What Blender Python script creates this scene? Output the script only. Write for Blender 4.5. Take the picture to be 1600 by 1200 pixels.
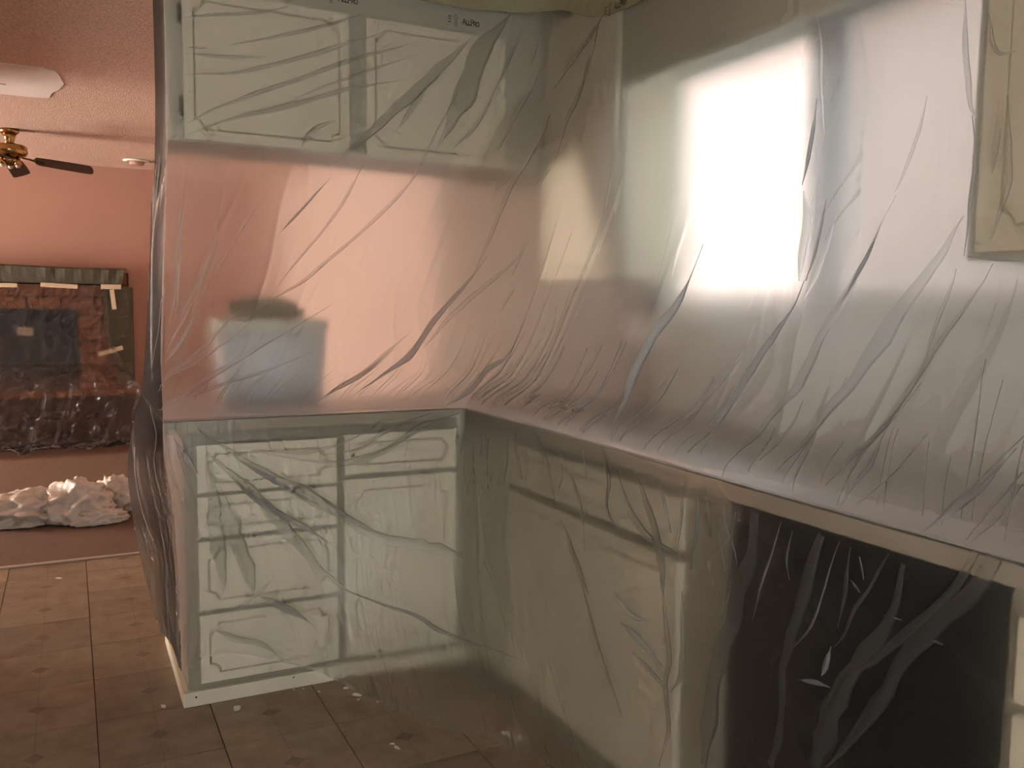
import bpy, bmesh, math, random
import numpy as np
from mathutils import Vector, Matrix
random.seed(7); rng = np.random.default_rng(7)
scene = bpy.context.scene
for o in list(bpy.data.objects): bpy.data.objects.remove(o)
C = scene.collection
PI = math.pi

# ---------------------------------------------------------------- camera, sky, lights, exposure
cam_d = bpy.data.cameras.new('camera'); cam = bpy.data.objects.new('camera', cam_d); C.objects.link(cam)
cam_d.sensor_fit = 'HORIZONTAL'; cam_d.sensor_width = 36.0; cam_d.lens = 36.0 * 1358.77 / 1600; cam_d.clip_start = .02
yaw, pitch, roll = .4710, -.0921, .0134
fw = Vector((math.sin(yaw)*math.cos(pitch), math.cos(yaw)*math.cos(pitch), math.sin(pitch)))
rt = Vector((math.cos(yaw), -math.sin(yaw), 0)); up = rt.cross(fw)
rt, up = rt*math.cos(roll) + up*math.sin(roll), up*math.cos(roll) - rt*math.sin(roll)
cam.matrix_world = Matrix(((rt.x, up.x, -fw.x, -1.2231), (rt.y, up.y, -fw.y, -2.7759), (rt.z, up.z, -fw.z, 1.2752), (0, 0, 0, 1)))
scene.camera = cam
scene.view_settings.view_transform = 'Standard'; scene.view_settings.look = 'None'
scene.view_settings.gamma = 1.0; scene.view_settings.use_curve_mapping = False
scene.view_settings.exposure = 0.0
scene.cycles.use_denoising = True
scene.cycles.use_adaptive_sampling = True; scene.cycles.adaptive_threshold = .15; scene.cycles.adaptive_min_samples = 8
scene.cycles.max_bounces = 8; scene.cycles.diffuse_bounces = 3; scene.cycles.glossy_bounces = 2
scene.cycles.transmission_bounces = 6; scene.cycles.transparent_max_bounces = 12
scene.cycles.caustics_reflective = False; scene.cycles.caustics_refractive = True
scene.cycles.sample_clamp_indirect = 4.0

world = bpy.data.worlds.new('sky'); scene.world = world; world.use_nodes = True
bg = world.node_tree.nodes['Background']
bg.inputs['Color'].default_value = (.88, .94, 1.0, 1); bg.inputs['Strength'].default_value = 5.2

def area_light(name, loc, rot, sx, sy, power, color, portal=False):
    d = bpy.data.lights.new(name, 'AREA'); d.shape = 'RECTANGLE'; d.size = sx; d.size_y = sy
    d.energy = power; d.color = color
    if portal: d.cycles.is_portal = True
    o = bpy.data.objects.new(name, d); C.objects.link(o); o.location = loc; o.rotation_euler = rot
    return o
# daylight entering by the kitchen window (portal for the sky) and the living room window; then two added fill lights
area_light('kitchen_window_portal', (.83, -.87, 1.685), (0, PI/2, 0), .87, 1.58, 1, (1, 1, 1), True)
area_light('living_window_daylight', (-6.56, 4.7, 1.0), (0, -PI/2, 0), 1.4, 2.0, 600, (1.0, .88, .77))
area_light('back_fill_light', (-1.5, -3.86, 1.05), (PI/2, 0, 0), 1.5, 2.0, 4.0, (1.0, .88, .62))  # added fill light on the cabinet fronts, from a made-up door

area_light('side_fill_light', (-2.46, -2.3, 1.5), (0, -PI/2, 0), 1.05, 1.35, 7.5, (1.0, .91, .72))  # added fill light to brighten the window run fronts

# ---------------------------------------------------------------- helpers
def tag(o, label=None, cat=None, group=None, kind=None):
    if label: o['label'] = label
    if cat: o['category'] = cat
    if group: o['group'] = group
    if kind: o['kind'] = kind
    return o
def adopt(o, parent):
    if parent is not None:
        o.parent = parent
        if parent.type == 'EMPTY': o.matrix_parent_inverse = Matrix.Translation(parent.location).inverted()
    return o
def thing(name, loc, label, cat, group=None, kind=None):
    o = bpy.data.objects.new(name, None); C.objects.link(o); o.location = loc; o.empty_display_size = .05
    return tag(o, label, cat, group, kind)
def obj(name, verts, faces, mat, parent=None, smooth=False):
    me = bpy.data.meshes.new(name); me.from_pydata([tuple(v) for v in verts], [], faces); me.update()
    if smooth:
        for p in me.polygons: p.use_smooth = True
    me.materials.append(mat)
    o = bpy.data.objects.new(name, me); C.objects.link(o)
    return adopt(o, parent)
def bobj(name, bm, mat, parent=None, smooth=False):
    bmesh.ops.recalc_face_normals(bm, faces=bm.faces)
    me = bpy.data.meshes.new(name); bm.to_mesh(me); bm.free()
    if smooth:
        for p in me.polygons: p.use_smooth = True
    me.materials.append(mat)
    o = bpy.data.objects.new(name, me); C.objects.link(o)
    return adopt(o, parent)
def add_box(bm, a, b, bevel=0):
    vs = [bm.verts.new((x, y, z)) for z in (a[2], b[2]) for y in (a[1], b[1]) for x in (a[0], b[0])]
    fs = [bm.faces.new([vs[i] for i in f]) for f in ((0,2,3,1),(4,5,7,6),(0,1,5,4),(2,6,7,3),(0,4,6,2),(1,3,7,5))]
    if bevel:
        es = list({e for f in fs for e in f.edges})
        bmesh.ops.bevel(bm, geom=es, offset=bevel, segments=2, affect='EDGES', profile=.6)
def box(name, a, b, mat, parent=None, bevel=0):
    bm = bmesh.new(); add_box(bm, a, b, bevel); return bobj(name, bm, mat, parent)
def boxes(name, lst, mat, parent=None, bevel=0):
    bm = bmesh.new()
    for a, b in lst: add_box(bm, a, b, bevel)
    return bobj(name, bm, mat, parent)
def lathe(name, prof, loc, mat, parent=None, n=32, smooth=True):
    v = []; f = []
    for r, z in prof:
        for k in range(n):
            a = 2*PI*k/n; v.append((loc[0]+r*math.cos(a), loc[1]+r*math.sin(a), loc[2]+z))
    for i in range(len(prof)-1):
        for k in range(n):
            f.append((i*n+k, i*n+(k+1) % n, (i+1)*n+(k+1) % n, (i+1)*n+k))
    f.append(tuple(range(n-1, -1, -1))); f.append(tuple(range((len(prof)-1)*n, len(prof)*n)))
    return obj(name, v, f, mat, parent, smooth)
def prism(name, pts, axis, d0, d1, mat, parent=None):
    """polygon pts (2D) extruded along axis from d0 to d1"""
    def P(p, d): return {'x': (d, p[0], p[1]), 'y': (p[0], d, p[1]), 'z': (p[0], p[1], d)}[axis]
    bm = bmesh.new(); a = [bm.verts.new(P(p, d0)) for p in pts]; b = [bm.verts.new(P(p, d1)) for p in pts]
    bm.faces.new(a); bm.faces.new(b); n = len(pts)
    for i in range(n): bm.faces.new((a[i], a[(i+1) % n], b[(i+1) % n], b[i]))
    return bobj(name, bm, mat, parent)

# ---------------------------------------------------------------- materials
def N(nt, t, **kw):
    n = nt.nodes.new(t)
    for k, v in kw.items():
        if k in n.inputs: n.inputs[k].default_value = v
        else: setattr(n, k, v)
    return n
def mat(name, col, rough=.6, var=.08, scale=6, bump=0, bscale=60, metal=0, stretch=(1, 1, 1), spec=.4, dark=None, darkscale=3, darkamt=.5):
    m = bpy.data.materials.new(name); m.use_nodes = True; nt = m.node_tree; L = nt.links.new
    b = nt.nodes['Principled BSDF']; b.inputs['Roughness'].default_value = rough; b.inputs['Metallic'].default_value = metal
    b.inputs['Specular IOR Level'].default_value = spec
    tc = N(nt, 'ShaderNodeTexCoord'); mp = N(nt, 'ShaderNodeMapping'); mp.inputs['Scale'].default_value = stretch
    L(tc.outputs['Object'], mp.inputs['Vector'])
    no = N(nt, 'ShaderNodeTexNoise', Scale=scale, Detail=5.0, Roughness=.6); L(mp.outputs[0], no.inputs['Vector'])
    rp = N(nt, 'ShaderNodeValToRGB'); c = np.array(col)
    rp.color_ramp.elements[0].position = .3; rp.color_ramp.elements[1].position = .7
    rp.color_ramp.elements[0].color = (*np.clip(c*(1-var), 0, 1), 1); rp.color_ramp.elements[1].color = (*np.clip(c*(1+var), 0, 1), 1)
    L(no.outputs['Fac'], rp.inputs[0]); out = rp.outputs[0]
    if dark is not None:
        n2 = N(nt, 'ShaderNodeTexNoise', Scale=darkscale, Detail=6.0, Roughness=.7); L(mp.outputs[0], n2.inputs['Vector'])
        r2 = N(nt, 'ShaderNodeValToRGB'); r2.color_ramp.elements[0].position = .55; r2.color_ramp.elements[1].position = .72
        L(n2.outputs['Fac'], r2.inputs[0])
        ml = N(nt, 'ShaderNodeMath', operation='MULTIPLY'); ml.inputs[1].default_value = darkamt; L(r2.outputs[0], ml.inputs[0])
        mx = N(nt, 'ShaderNodeMix', data_type='RGBA'); L(ml.outputs[0], mx.inputs['Factor'])
        L(out, mx.inputs['A']); mx.inputs['B'].default_value = (*dark, 1); out = mx.outputs['Result']
    L(out, b.inputs['Base Color'])
    if bump:
        n3 = N(nt, 'ShaderNodeTexNoise', Scale=bscale, Detail=4.0); L(mp.outputs[0], n3.inputs['Vector'])
        bp = N(nt, 'ShaderNodeBump', Strength=bump, Distance=.01); L(n3.outputs['Fac'], bp.inputs['Height']); L(bp.outputs[0], b.inputs['Normal'])
    return m
M = {}
M['cab'] = mat('cabinet_paint', (.66, .59, .44), .5, .03, 5, .05, 90, dark=(.45, .43, .34), darkscale=4, darkamt=.25)
M['cabframe'] = mat('cabinet_frame_paint', (.44, .41, .32), .55, .04, 5, .05, 90, dark=(.30, .27, .20), darkscale=7, darkamt=.3)
M['cabrail'] = mat('worn_cabinet_rail', (.27, .24, .175), .6, .10, 9, .1, 60, dark=(.10, .085, .06), darkscale=9, darkamt=.5)
M['cabside'] = mat('cabinet_side_panel', (.42, .34, .27), .6, .08, 4, .05, 60)
M['wallpink'] = mat('peach_wall_paint', (.48, .27, .205), .8, .03, 2, .12, 180)
M['wallpale'] = mat('peach_wall_lit_tone', (.56, .40, .33), .8, .03, 2, .12, 180)  # paler copy of the peach paint, bright light put into the colour
M['wallpale2'] = mat('cream_bounce_paint', (.60, .54, .44), .8, .03, 2, .1, 160)  # pale tone chosen to bounce light onto the window run
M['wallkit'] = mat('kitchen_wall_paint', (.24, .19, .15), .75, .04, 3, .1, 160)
M['ceil'] = mat('popcorn_ceiling', (.68, .45, .35), .95, .26, 80, 1.0, 130)
M['patch'] = mat('fresh_plaster', (.80, .70, .66), .8, .03, 8, .1, 60)
M['carpet'] = mat('brown_carpet', (.17, .095, .06), .95, .35, 220, .9, 300, dark=(.09, .05, .03), darkscale=5, darkamt=.5)
M['counter'] = mat('laminate_top', (.62, .56, .52), .35, .05, 30)
M['edge'] = mat('laminate_edge', (.31, .26, .19), .45, .10, 12, stretch=(1, 1, 8))
M['seam'] = mat('black_seam', (.02, .018, .015), .6, .1)
M['black'] = mat('black_shade_and_marks', (.008, .006, .005), .9, .2, 6, spec=.05)  # near black for small marks; on the bay panels it paints in shade
M['white'] = mat('white_paint', (.78, .78, .74), .5, .02)
M['brass'] = mat('antique_brass', (.42, .26, .10), .22, .15, 8, metal=1)
M['walnut'] = mat('dark_walnut_blade', (.045, .02, .012), .45, .3, 6, stretch=(1, 8, 8))
M['paper'] = mat('dark_masking_paper', (.10, .095, .065), .85, .12, 9, .4, 14)
M['tape'] = mat('masking_tape', (.68, .55, .38), .7, .06, 40)
M['ytape'] = mat('yellow_masking_tape', (.34, .30, .17), .7, .08, 20, .2, 60)
M['firebox'] = mat('firebox_black', (.03, .026, .026), .6, .2)
M['hearth'] = mat('hearth_brick_dark', (.07, .035, .025), .85, .2, 12, .4, 40)
M['grout'] = mat('dark_mortar', (.05, .03, .022), .9, .2, 20, .3, 60)
M['brick'] = mat('red_brown_brick', (.22, .095, .05), .85, .3, 9, .5, 30)
M['bin'] = mat('white_plastic_bin', (.72, .76, .78), .4, .03, 4)
M['binlid'] = mat('bin_lid', (.74, .76, .66), .45, .03, 4)
M['cloth'] = mat('olive_cloth', (.10, .11, .04), .9, .5, 18, .6, 40)
M['chip'] = mat('paint_flake', (.75, .72, .64), .7, .06, 30)
M['frame'] = mat('window_frame', (.40, .40, .40), .5, .05)
M['ink'] = mat('black_print', (.02, .02, .018), .6, .05)
M['metal'] = mat('worn_hinge_metal', (.12, .10, .07), .4, .3, 40, metal=.8)
M['bulb'] = mat('frosted_cup', (.6, .42, .33), .4, .05)
M['label'] = mat('paper_sticker', (.42, .36, .27), .7, .05)
M['stucco'] = mat('pink_stucco', (.80, .60, .53), .9, .05, 5, .3, 60)
M['hedge'] = mat('hedge_leaves', (.54, .55, .50), .9, .25, 14, .8, 30)
M['ground'] = mat('yard_ground', (.55, .52, .45), .95, .1, 3)

def tile_mat():
    m = bpy.data.materials.new('vinyl_tile_print'); m.use_nodes = True; nt = m.node_tree; L = nt.links.new
    b = nt.nodes['Principled BSDF']; b.inputs['Roughness'].default_value = .5; b.inputs['Specular IOR Level'].default_value = .3
    tc = N(nt, 'ShaderNodeTexCoord'); oi = N(nt, 'ShaderNodeObjectInfo')
    sp = N(nt, 'ShaderNodeSeparateXYZ'); L(tc.outputs['Object'], sp.inputs[0])
    def mth(op, a, bb=None):
        n = N(nt, 'ShaderNodeMath', operation=op)
        for i, v in enumerate((a, bb)):
            if v is None: continue
            if isinstance(v, (int, float)): n.inputs[i].default_value = v
            else: L(v, n.inputs[i])
        return n.outputs[0]
    ax, ay = mth('ABSOLUTE', sp.outputs[0]), mth('ABSOLUTE', sp.outputs[1])
    dia = mth('LESS_THAN', mth('ADD', ax, ay), .030)
    cross = mth('LESS_THAN', mth('MINIMUM', ax, ay), .0016)
    # wavy stone print, moved for each tile
    ad = N(nt, 'ShaderNodeVectorMath', operation='ADD'); L(tc.outputs['Object'], ad.inputs[0])
    cm = N(nt, 'ShaderNodeCombineXYZ'); L(mth('MULTIPLY', oi.outputs['Random'], 37.0), cm.inputs[0]); L(mth('MULTIPLY', oi.outputs['Random'], 91.0), cm.inputs[1])
    L(cm.outputs[0], ad.inputs[1])
    no = N(nt, 'ShaderNodeTexNoise', Scale=9.0, Detail=6.0, Roughness=.65); L(ad.outputs[0], no.inputs['Vector'])
    rp = N(nt, 'ShaderNodeValToRGB'); rp.color_ramp.elements[0].position = .32; rp.color_ramp.elements[1].position = .68
    rp.color_ramp.elements[0].color = (.21, .15, .095, 1); rp.color_ramp.elements[1].color = (.32, .245, .165, 1)
    L(no.outputs['Fac'], rp.inputs[0])
    hv = N(nt, 'ShaderNodeHueSaturation'); L(rp.outputs[0], hv.inputs['Color'])
    L(mth('ADD', mth('MULTIPLY', oi.outputs['Random'], .3), .85), hv.inputs['Value'])
    mk = mth('MAXIMUM', mth('MULTIPLY', dia, .55), mth('MULTIPLY', cross, .3))
    wn = N(nt, 'ShaderNodeTexNoise', Scale=30.0, Detail=3.0); L(ad.outputs[0], wn.inputs['Vector'])
    mk2 = mth('MULTIPLY', mk, mth('ADD', wn.outputs['Fac'], .35))
    mx = N(nt, 'ShaderNodeMix', data_type='RGBA'); L(mk2, mx.inputs['Factor']); L(hv.outputs[0], mx.inputs['A']); mx.inputs['B'].default_value = (.08, .052, .032, 1)
    L(mx.outputs['Result'], b.inputs['Base Color'])
    bp = N(nt, 'ShaderNodeBump', Strength=.15, Distance=.004); L(no.outputs['Fac'], bp.inputs['Height']); L(bp.outputs[0], b.inputs['Normal'])
    return m
M['tile'] = tile_mat()

def film_mat(name, clear, haze, gloss, rough=.16, tint=(.93, .92, .90), wr=.5, wide=.6):
    """thin polythene: blurred see-through, a little clear see-through, milky haze and a crinkled sheen"""
    m = bpy.data.materials.new(name); m.use_nodes = True; nt = m.node_tree; L = nt.links.new
    nt.nodes.remove(nt.nodes['Principled BSDF']); out = nt.nodes['Material Output']
    uv = N(nt, 'ShaderNodeUVMap'); mp = N(nt, 'ShaderNodeMapping'); mp.inputs['Scale'].default_value = (22, 2.6, 1); L(uv.outputs[0], mp.inputs['Vector'])
    n1 = N(nt, 'ShaderNodeTexNoise', Scale=1.0, Detail=4.0, Roughness=.55, Distortion=.8); L(mp.outputs[0], n1.inputs['Vector'])
    mp2 = N(nt, 'ShaderNodeMapping'); mp2.inputs['Scale'].default_value = (34, 14, 1); L(uv.outputs[0], mp2.inputs['Vector'])
    n2 = N(nt, 'ShaderNodeTexVoronoi', Scale=1.0); n2.feature = 'F1'; n2.distance = 'CHEBYCHEV'; L(mp2.outputs[0], n2.inputs['Vector'])
    n3 = N(nt, 'ShaderNodeTexNoise', Scale=4.0, Detail=2.0); L(uv.outputs[0], n3.inputs['Vector'])
    vm = N(nt, 'ShaderNodeMapRange'); vm.inputs[1].default_value = .5; vm.inputs[2].default_value = .65; vm.inputs[3].default_value = 0; vm.inputs[4].default_value = .5; L(n3.outputs['Fac'], vm.inputs[0])
    ad = N(nt, 'ShaderNodeMath', operation='MULTIPLY_ADD'); L(n2.outputs['Distance'], ad.inputs[0]); L(vm.outputs[0], ad.inputs[1]); L(n1.outputs['Fac'], ad.inputs[2])
    bp = N(nt, 'ShaderNodeBump', Strength=wr, Distance=.02); L(ad.outputs[0], bp.inputs['Height'])
    rf = N(nt, 'ShaderNodeBsdfRefraction', IOR=1.07, Roughness=.70); rf.inputs['Color'].default_value = (*tint, 1)
    tr = N(nt, 'ShaderNodeBsdfTransparent'); tr.inputs['Color'].default_value = (*tint, 1)
    tl = N(nt, 'ShaderNodeBsdfTranslucent'); tl.inputs['Color'].default_value = (.9, .9, .9, 1); L(bp.outputs[0], tl.inputs['Normal'])
    df = N(nt, 'ShaderNodeBsdfDiffuse'); df.inputs['Color'].default_value = (.8, .8, .8, 1); L(bp.outputs[0], df.inputs['Normal'])
    gl = N(nt, 'ShaderNodeBsdfGlossy', Roughness=rough); L(bp.outputs[0], gl.inputs['Normal'])
    def mix(f, a, b):
        n = N(nt, 'ShaderNodeMixShader')
        if isinstance(f, (int, float)): n.inputs[0].default_value = f
        else: L(f, n.inputs[0])
        L(a.outputs[0], n.inputs[1]); L(b.outputs[0], n.inputs[2]); return n
    see = mix(clear, rf, tr)
    wd = N(nt, 'ShaderNodeBsdfRefraction', IOR=1.32, Roughness=.8); wd.inputs['Color'].default_value = (.97, .97, .97, 1)
    milky = mix(wide, mix(.12, tl, df), wd)
    body = mix(haze, see, milky)
    lw = N(nt, 'ShaderNodeLayerWeight', Blend=.25)
    g2 = N(nt, 'ShaderNodeMath', operation='MULTIPLY_ADD'); L(lw.outputs['Fresnel'], g2.inputs[0]); g2.inputs[1].default_value = gloss; g2.inputs[2].default_value = .015
    g2.use_clamp = True
    L(mix(g2.outputs[0], body, gl).outputs[0], out.inputs['Surface'])
    return m
M['film'] = film_mat('clear_polythene', .08, .30, .11, wr=.22, wide=.55)
M['fold'] = film_mat('folded_polythene', .08, .26, .12, tint=(.975, .97, .96), wr=.3, wide=.5)
M['dense'] = film_mat('gathered_polythene', .03, .68, .25, rough=.25, wr=.6, wide=.25, tint=(.97, .97, .97))
M['white_fold'] = film_mat('whitened_highlight_folds', .0, .93, .35, rough=.3, wr=.5, wide=.08, tint=(.97, .97, .97))  # whitened film, window highlights on the folds put into the colour
M['bag'] = mat('crumpled_drop_sheet', (.66, .58, .50), .32, .08, 5, .9, 14, spec=.5, dark=(.62, .50, .34), darkscale=4, darkamt=.5)

def pane_mat():
    m = bpy.data.materials.new('window_glass'); m.use_nodes = True; nt = m.node_tree; L = nt.links.new
    nt.nodes.remove(nt.nodes['Principled BSDF']); out = nt.nodes['Material Output']
    tr = N(nt, 'ShaderNodeBsdfTransparent'); gl = N(nt, 'ShaderNodeBsdfGlossy', Roughness=.02); mx = N(nt, 'ShaderNodeMixShader'); mx.inputs[0].default_value = .06
    no = N(nt, 'ShaderNodeTexNoise', Scale=3.0); rp = N(nt, 'ShaderNodeValToRGB')
    rp.color_ramp.elements[0].color = (.90, .92, .91, 1); rp.color_ramp.elements[1].color = (.97, .98, .97, 1)
    L(no.outputs['Fac'], rp.inputs[0]); L(rp.outputs[0], tr.inputs['Color'])
    L(tr.outputs[0], mx.inputs[1]); L(gl.outputs[0], mx.inputs[2]); L(mx.outputs[0], out.inputs['Surface']); return m
M['glass'] = pane_mat()
def screen_mat():
    m = bpy.data.materials.new('insect_screen_mesh'); m.use_nodes = True; nt = m.node_tree; L = nt.links.new
    nt.nodes.remove(nt.nodes['Principled BSDF']); out = nt.nodes['Material Output']
    tr = N(nt, 'ShaderNodeBsdfTransparent'); df = N(nt, 'ShaderNodeBsdfDiffuse'); df.inputs['Color'].default_value = (.12, .13, .13, 1)
    no = N(nt, 'ShaderNodeTexNoise', Scale=2.0); mr = N(nt, 'ShaderNodeMapRange'); mr.inputs[3].default_value = .38; mr.inputs[4].default_value = .46
    L(no.outputs['Fac'], mr.inputs[0]); mx = N(nt, 'ShaderNodeMixShader'); L(mr.outputs[0], mx.inputs[0])
    L(tr.outputs[0], mx.inputs[1]); L(df.outputs[0], mx.inputs[2]); L(mx.outputs[0], out.inputs['Surface']); return m
M['screen'] = screen_mat()

# ---------------------------------------------------------------- the setting
H = 2.44; XL, XR, YB, YF = -6.5, .66, -3.8, 5.9; YC = 1.89
# kitchen floor: a base with every vinyl tile laid on it
fl = box('floor', (XL, YB, -.05), (XR, YC, -.004), M['grout']); tag(fl, 'worn brown patterned vinyl tile floor of the kitchen', kind='structure')
T = .3235; tx0, ty0 = -1.185, .0365; ts = T - .003
tm = bpy.data.meshes.new('tile'); bm = bmesh.new(); add_box(bm, (-ts/2, -ts/2, -.004), (ts/2, ts/2, 0)); bm.to_mesh(tm); bm.free(); tm.materials.append(M['tile'])
for i in range(-10, 6):
    for j in range(-9, 6):
        x, y = tx0 + (i+.5)*T, ty0 + (j+.5)*T
        if x > .5 or x < -3.6 or y > YC-.02 or y < -2.6: continue
        if x > .2 and y > .2: continue
        t = bpy.data.objects.new('tile', tm); C.objects.link(t); t.parent = fl
        t.location = (x, y, rng.uniform(-.0012, .0004)); t.rotation_euler = (0, 0, rng.choice([0, PI/2, PI]))
cp = box('floor_carpet', (XL, YC, -.05), (XR, YF, .004), M['carpet']); tag(cp, 'matted brown carpet of the living room', kind='structure')
tag(box('trim_1', (XL, YC-.03, -.002), (XR, YC, .006), M['cabside']), 'thin brown threshold strip between tile floor and carpet', kind='structure')
ce = box('ceiling', (XL, YB, H), (XR, YF, H+.1), M['ceil']); tag(ce, 'beige popcorn textured ceiling', kind='structure')
pp = [(-2.15, 2.42), (-1.49, 2.37), (-1.30, 2.37), (-1.245, 2.41), (-1.225, 2.55), (-1.21, 2.69), (-1.235, 2.85), (-1.27, 2.95), (-1.29, 3.11), (-1.40, 3.14), (-1.54, 3.14), (-2.15, 3.10)]
prism('plaster_patch', pp, 'z', H-.004, H+.001, M['patch'], ce)['label'] = 'smooth pale patched area on the popcorn ceiling'
prism('patch_hole', [(-1.512+.02*math.cos(a), 2.86+.012*math.sin(a)) for a in np.linspace(0, 2*PI, 10)[:-1]], 'z', H-.006, H-.003, M['cabside'], ce)
def wall_with_hole(name, axis, d0, d1, a0, a1, hole, m, label):
    h0, h1, z0, z1 = hole
    rect = [(a0, h0, 0, H), (h1, a1, 0, H), (h0, h1, 0, z0), (h0, h1, z1, H)]
    lst = []
    for p0, p1, q0, q1 in rect:
        if q1 - q0 < 1e-4: continue
        lst.append(((d0, p0, q0), (d1, p1, q1)) if axis == 'x' else ((p0, d0, q0), (p1, d1, q1)))
    return tag(boxes(name, lst, m), label, kind='structure')
W0, W1, WZ0, WZ1 = -1.66, -.08, 1.25, 2.16
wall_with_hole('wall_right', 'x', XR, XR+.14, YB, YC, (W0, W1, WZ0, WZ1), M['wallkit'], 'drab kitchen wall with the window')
tag(box('wall_right_living', (XR, YC, 0), (XR+.14, YF, H), M['wallpale']), 'peach wall of the living room beyond the peninsula', kind='structure')
tag(box('wall_far', (XL, YF, 0), (XR+.14, YF+.12, H), M['wallpink']), 'peach wall behind the fireplace', kind='structure')
wall_with_hole('wall_left', 'x', XL-.12, XL, YB, YF, (3.65, 5.75, .25, 1.75), M['wallpink'], 'peach living room wall with a window')
wall_with_hole('wall_back', 'y', YB-.12, YB, XL, XR+.14, (-2.25, -.75, 0, 2.05), M['wallkit'], 'kitchen wall behind the camera with an added opening for a fill light')  # opening added for the fill light
wall_with_hole('wall_left_kitchen', 'x', -2.42, -2.3, YB, 1.3, (-3.0, -1.6, .95, 2.05), M['wallpale2'], 'unseen cream kitchen wall blocking side light, with an added opening')  # unseen wall, length set to block living room light; opening added for fill
tag(box('wall_shade_panel', (-2.42, 1.3, 2.04), (-2.3, 3.0, H), M['wallpale2']), 'unseen cream header added to shade the ceiling', kind='structure')  # unseen header added to shade the near part of the ceiling
tag(box('baseboard_far', (-.72, YF-.015, 0), (XR, YF, .09), M['wallpink']), 'low baseboard along the far peach wall', kind='structure')

# kitchen window: frame, mullion, sashes, panes, insect screen, sill
w = thing('window_1', (XR+.07, -.95, WZ0), 'sliding kitchen window, left pane glaring white, screened right pane', None, kind='structure')
fx0, fx1 = XR+.05, XR+.12
boxes('window_frame', [((fx0, W0, WZ0), (fx1, W0+.04, WZ1)), ((fx0, W1-.04, WZ0), (fx1, W1, WZ1)), ((fx0, W0+.04, WZ0), (fx1, W1-.04, WZ0+.05)), ((fx0, W0+.04, WZ1-.04), (fx1, W1-.04, WZ1))], M['white'], w, .003)
box('mullion', (fx0-.012, -.915, WZ0+.05), (fx1-.02, -.83, WZ1-.04), M['frame'], w, .004)
def sash(y0, y1, x, nm):
    s = boxes('sash', [((x, y0, WZ0+.05), (x+.025, y0+.03, WZ1-.04)), ((x, y1-.03, WZ0+.05), (x+.025, y1, WZ1-.04)), ((x, y0+.03, WZ0+.05), (x+.025, y1-.03, WZ0+.085)), ((x, y0+.03, WZ1-.075), (x+.025, y1-.03, WZ1-.04))], M['white'], w, .003)
    box('pane', (x+.010, y0+.03, WZ0+.085), (x+.014, y1-.03, WZ1-.075), M['glass'], s)
    return s
sash(-.83, W1-.04, XR+.085, 'l'); sash(W0+.04, -.915, XR+.060, 'r')
sc_ = boxes('screen_frame', [((fx1-.008, W0+.04, WZ0+.05), (fx1+.004, W0+.06, WZ1-.04)), ((fx1-.008, -.855, WZ0+.05), (fx1+.004, -.835, WZ1-.04))], M['frame'], w)
box('insect_screen', (fx1-.003, W0+.06, WZ0+.05), (fx1-.002, -.855, WZ1-.04), M['screen'], sc_)
box('window_sill', (XR-.03, W0-.05, WZ0-.025), (XR+.05, W1+.04, WZ0), M['white'], w, .004)
boxes('casing', [((XR-.004, W0, WZ1), (XR, W1, WZ1+.1)), ((XR-.016, W0-.10, WZ0-.1), (XR, W1+.08, WZ0-.025))], M['white'], w, .003)

# outside: a stucco neighbour under its eave and the yard
nb = thing('neighbour_house', (7.5, -1, -.3), 'pale pink stucco house seen through the kitchen window', 'house')
box('wall', (7.5, -12, -.3), (7.8, 10, 5.2), M['stucco'], nb)
box('eave', (7.0, -12, 5.2), (8.0, 10, 5.4), M['stucco'], nb)
bm = bmesh.new(); bmesh.ops.create_grid(bm, x_segments=160, y_segments=40, size=1)
import mathutils.noise as mnoise
for q in bm.verts:
    a = (q.co.y+1)*.5*PI; y = q.co.x*8-1
    k = 1+.25*mnoise.noise(Vector((y*2.2, a*2, 0)))+.12*mnoise.noise(Vector((y*7, a*6, 3)))
    q.co = (6.4-.75*math.cos(a)*k, y, -.3+1.75*math.sin(a)**.6*k)
hg = bobj('hedge', bm, M['hedge'], None, True); tag(hg, 'pale green clipped hedge outside the kitchen window', 'hedge')
tag(box('ground_yard', (.95, -14, -.4), (14, 14, -.3), M['ground']), 'pale yard ground outside the kitchen window', kind='structure')

# ---------------------------------------------------------------- cabinet builders
def groove_loop(w, h, ins, r):
    """provincial routed line: rectangle with scooped corners, centred, CCW"""
    a, b = w/2-ins, h/2-ins; P = []
    r = min(r, a*.6, b*.6)
    for sx, sy in ((1, -1), (1, 1), (-1, 1), (-1, -1)):
        cx, cy = sx*a, sy*b
        st = {(1, -1): PI, (1, 1): 1.5*PI, (-1, 1): 0, (-1, -1): .5*PI}[(sx, sy)]
        seq = [st - k*(PI/2)/5 for k in range(6)]
        P += [(cx + r*math.cos(t), cy + r*math.sin(t)) for t in seq]
    return P
def offset_loop(P, d):
    out = []; n = len(P)
    for i in range(n):
        p, q, r_ = Vector(P[i-1]), Vector(P[i]), Vector(P[(i+1) % n])
        e1, e2 = (q-p).normalized(), (r_-q).normalized(); nn = (Vector((-e1.y, e1.x)) + Vector((-e2.y, e2.x)))
        if nn.length < 1e-6: nn = Vector((-e1.y, e1.x))
        nn.normalize(); out.append((q.x+nn.x*d, q.y+nn.y*d))
    return out
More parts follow.
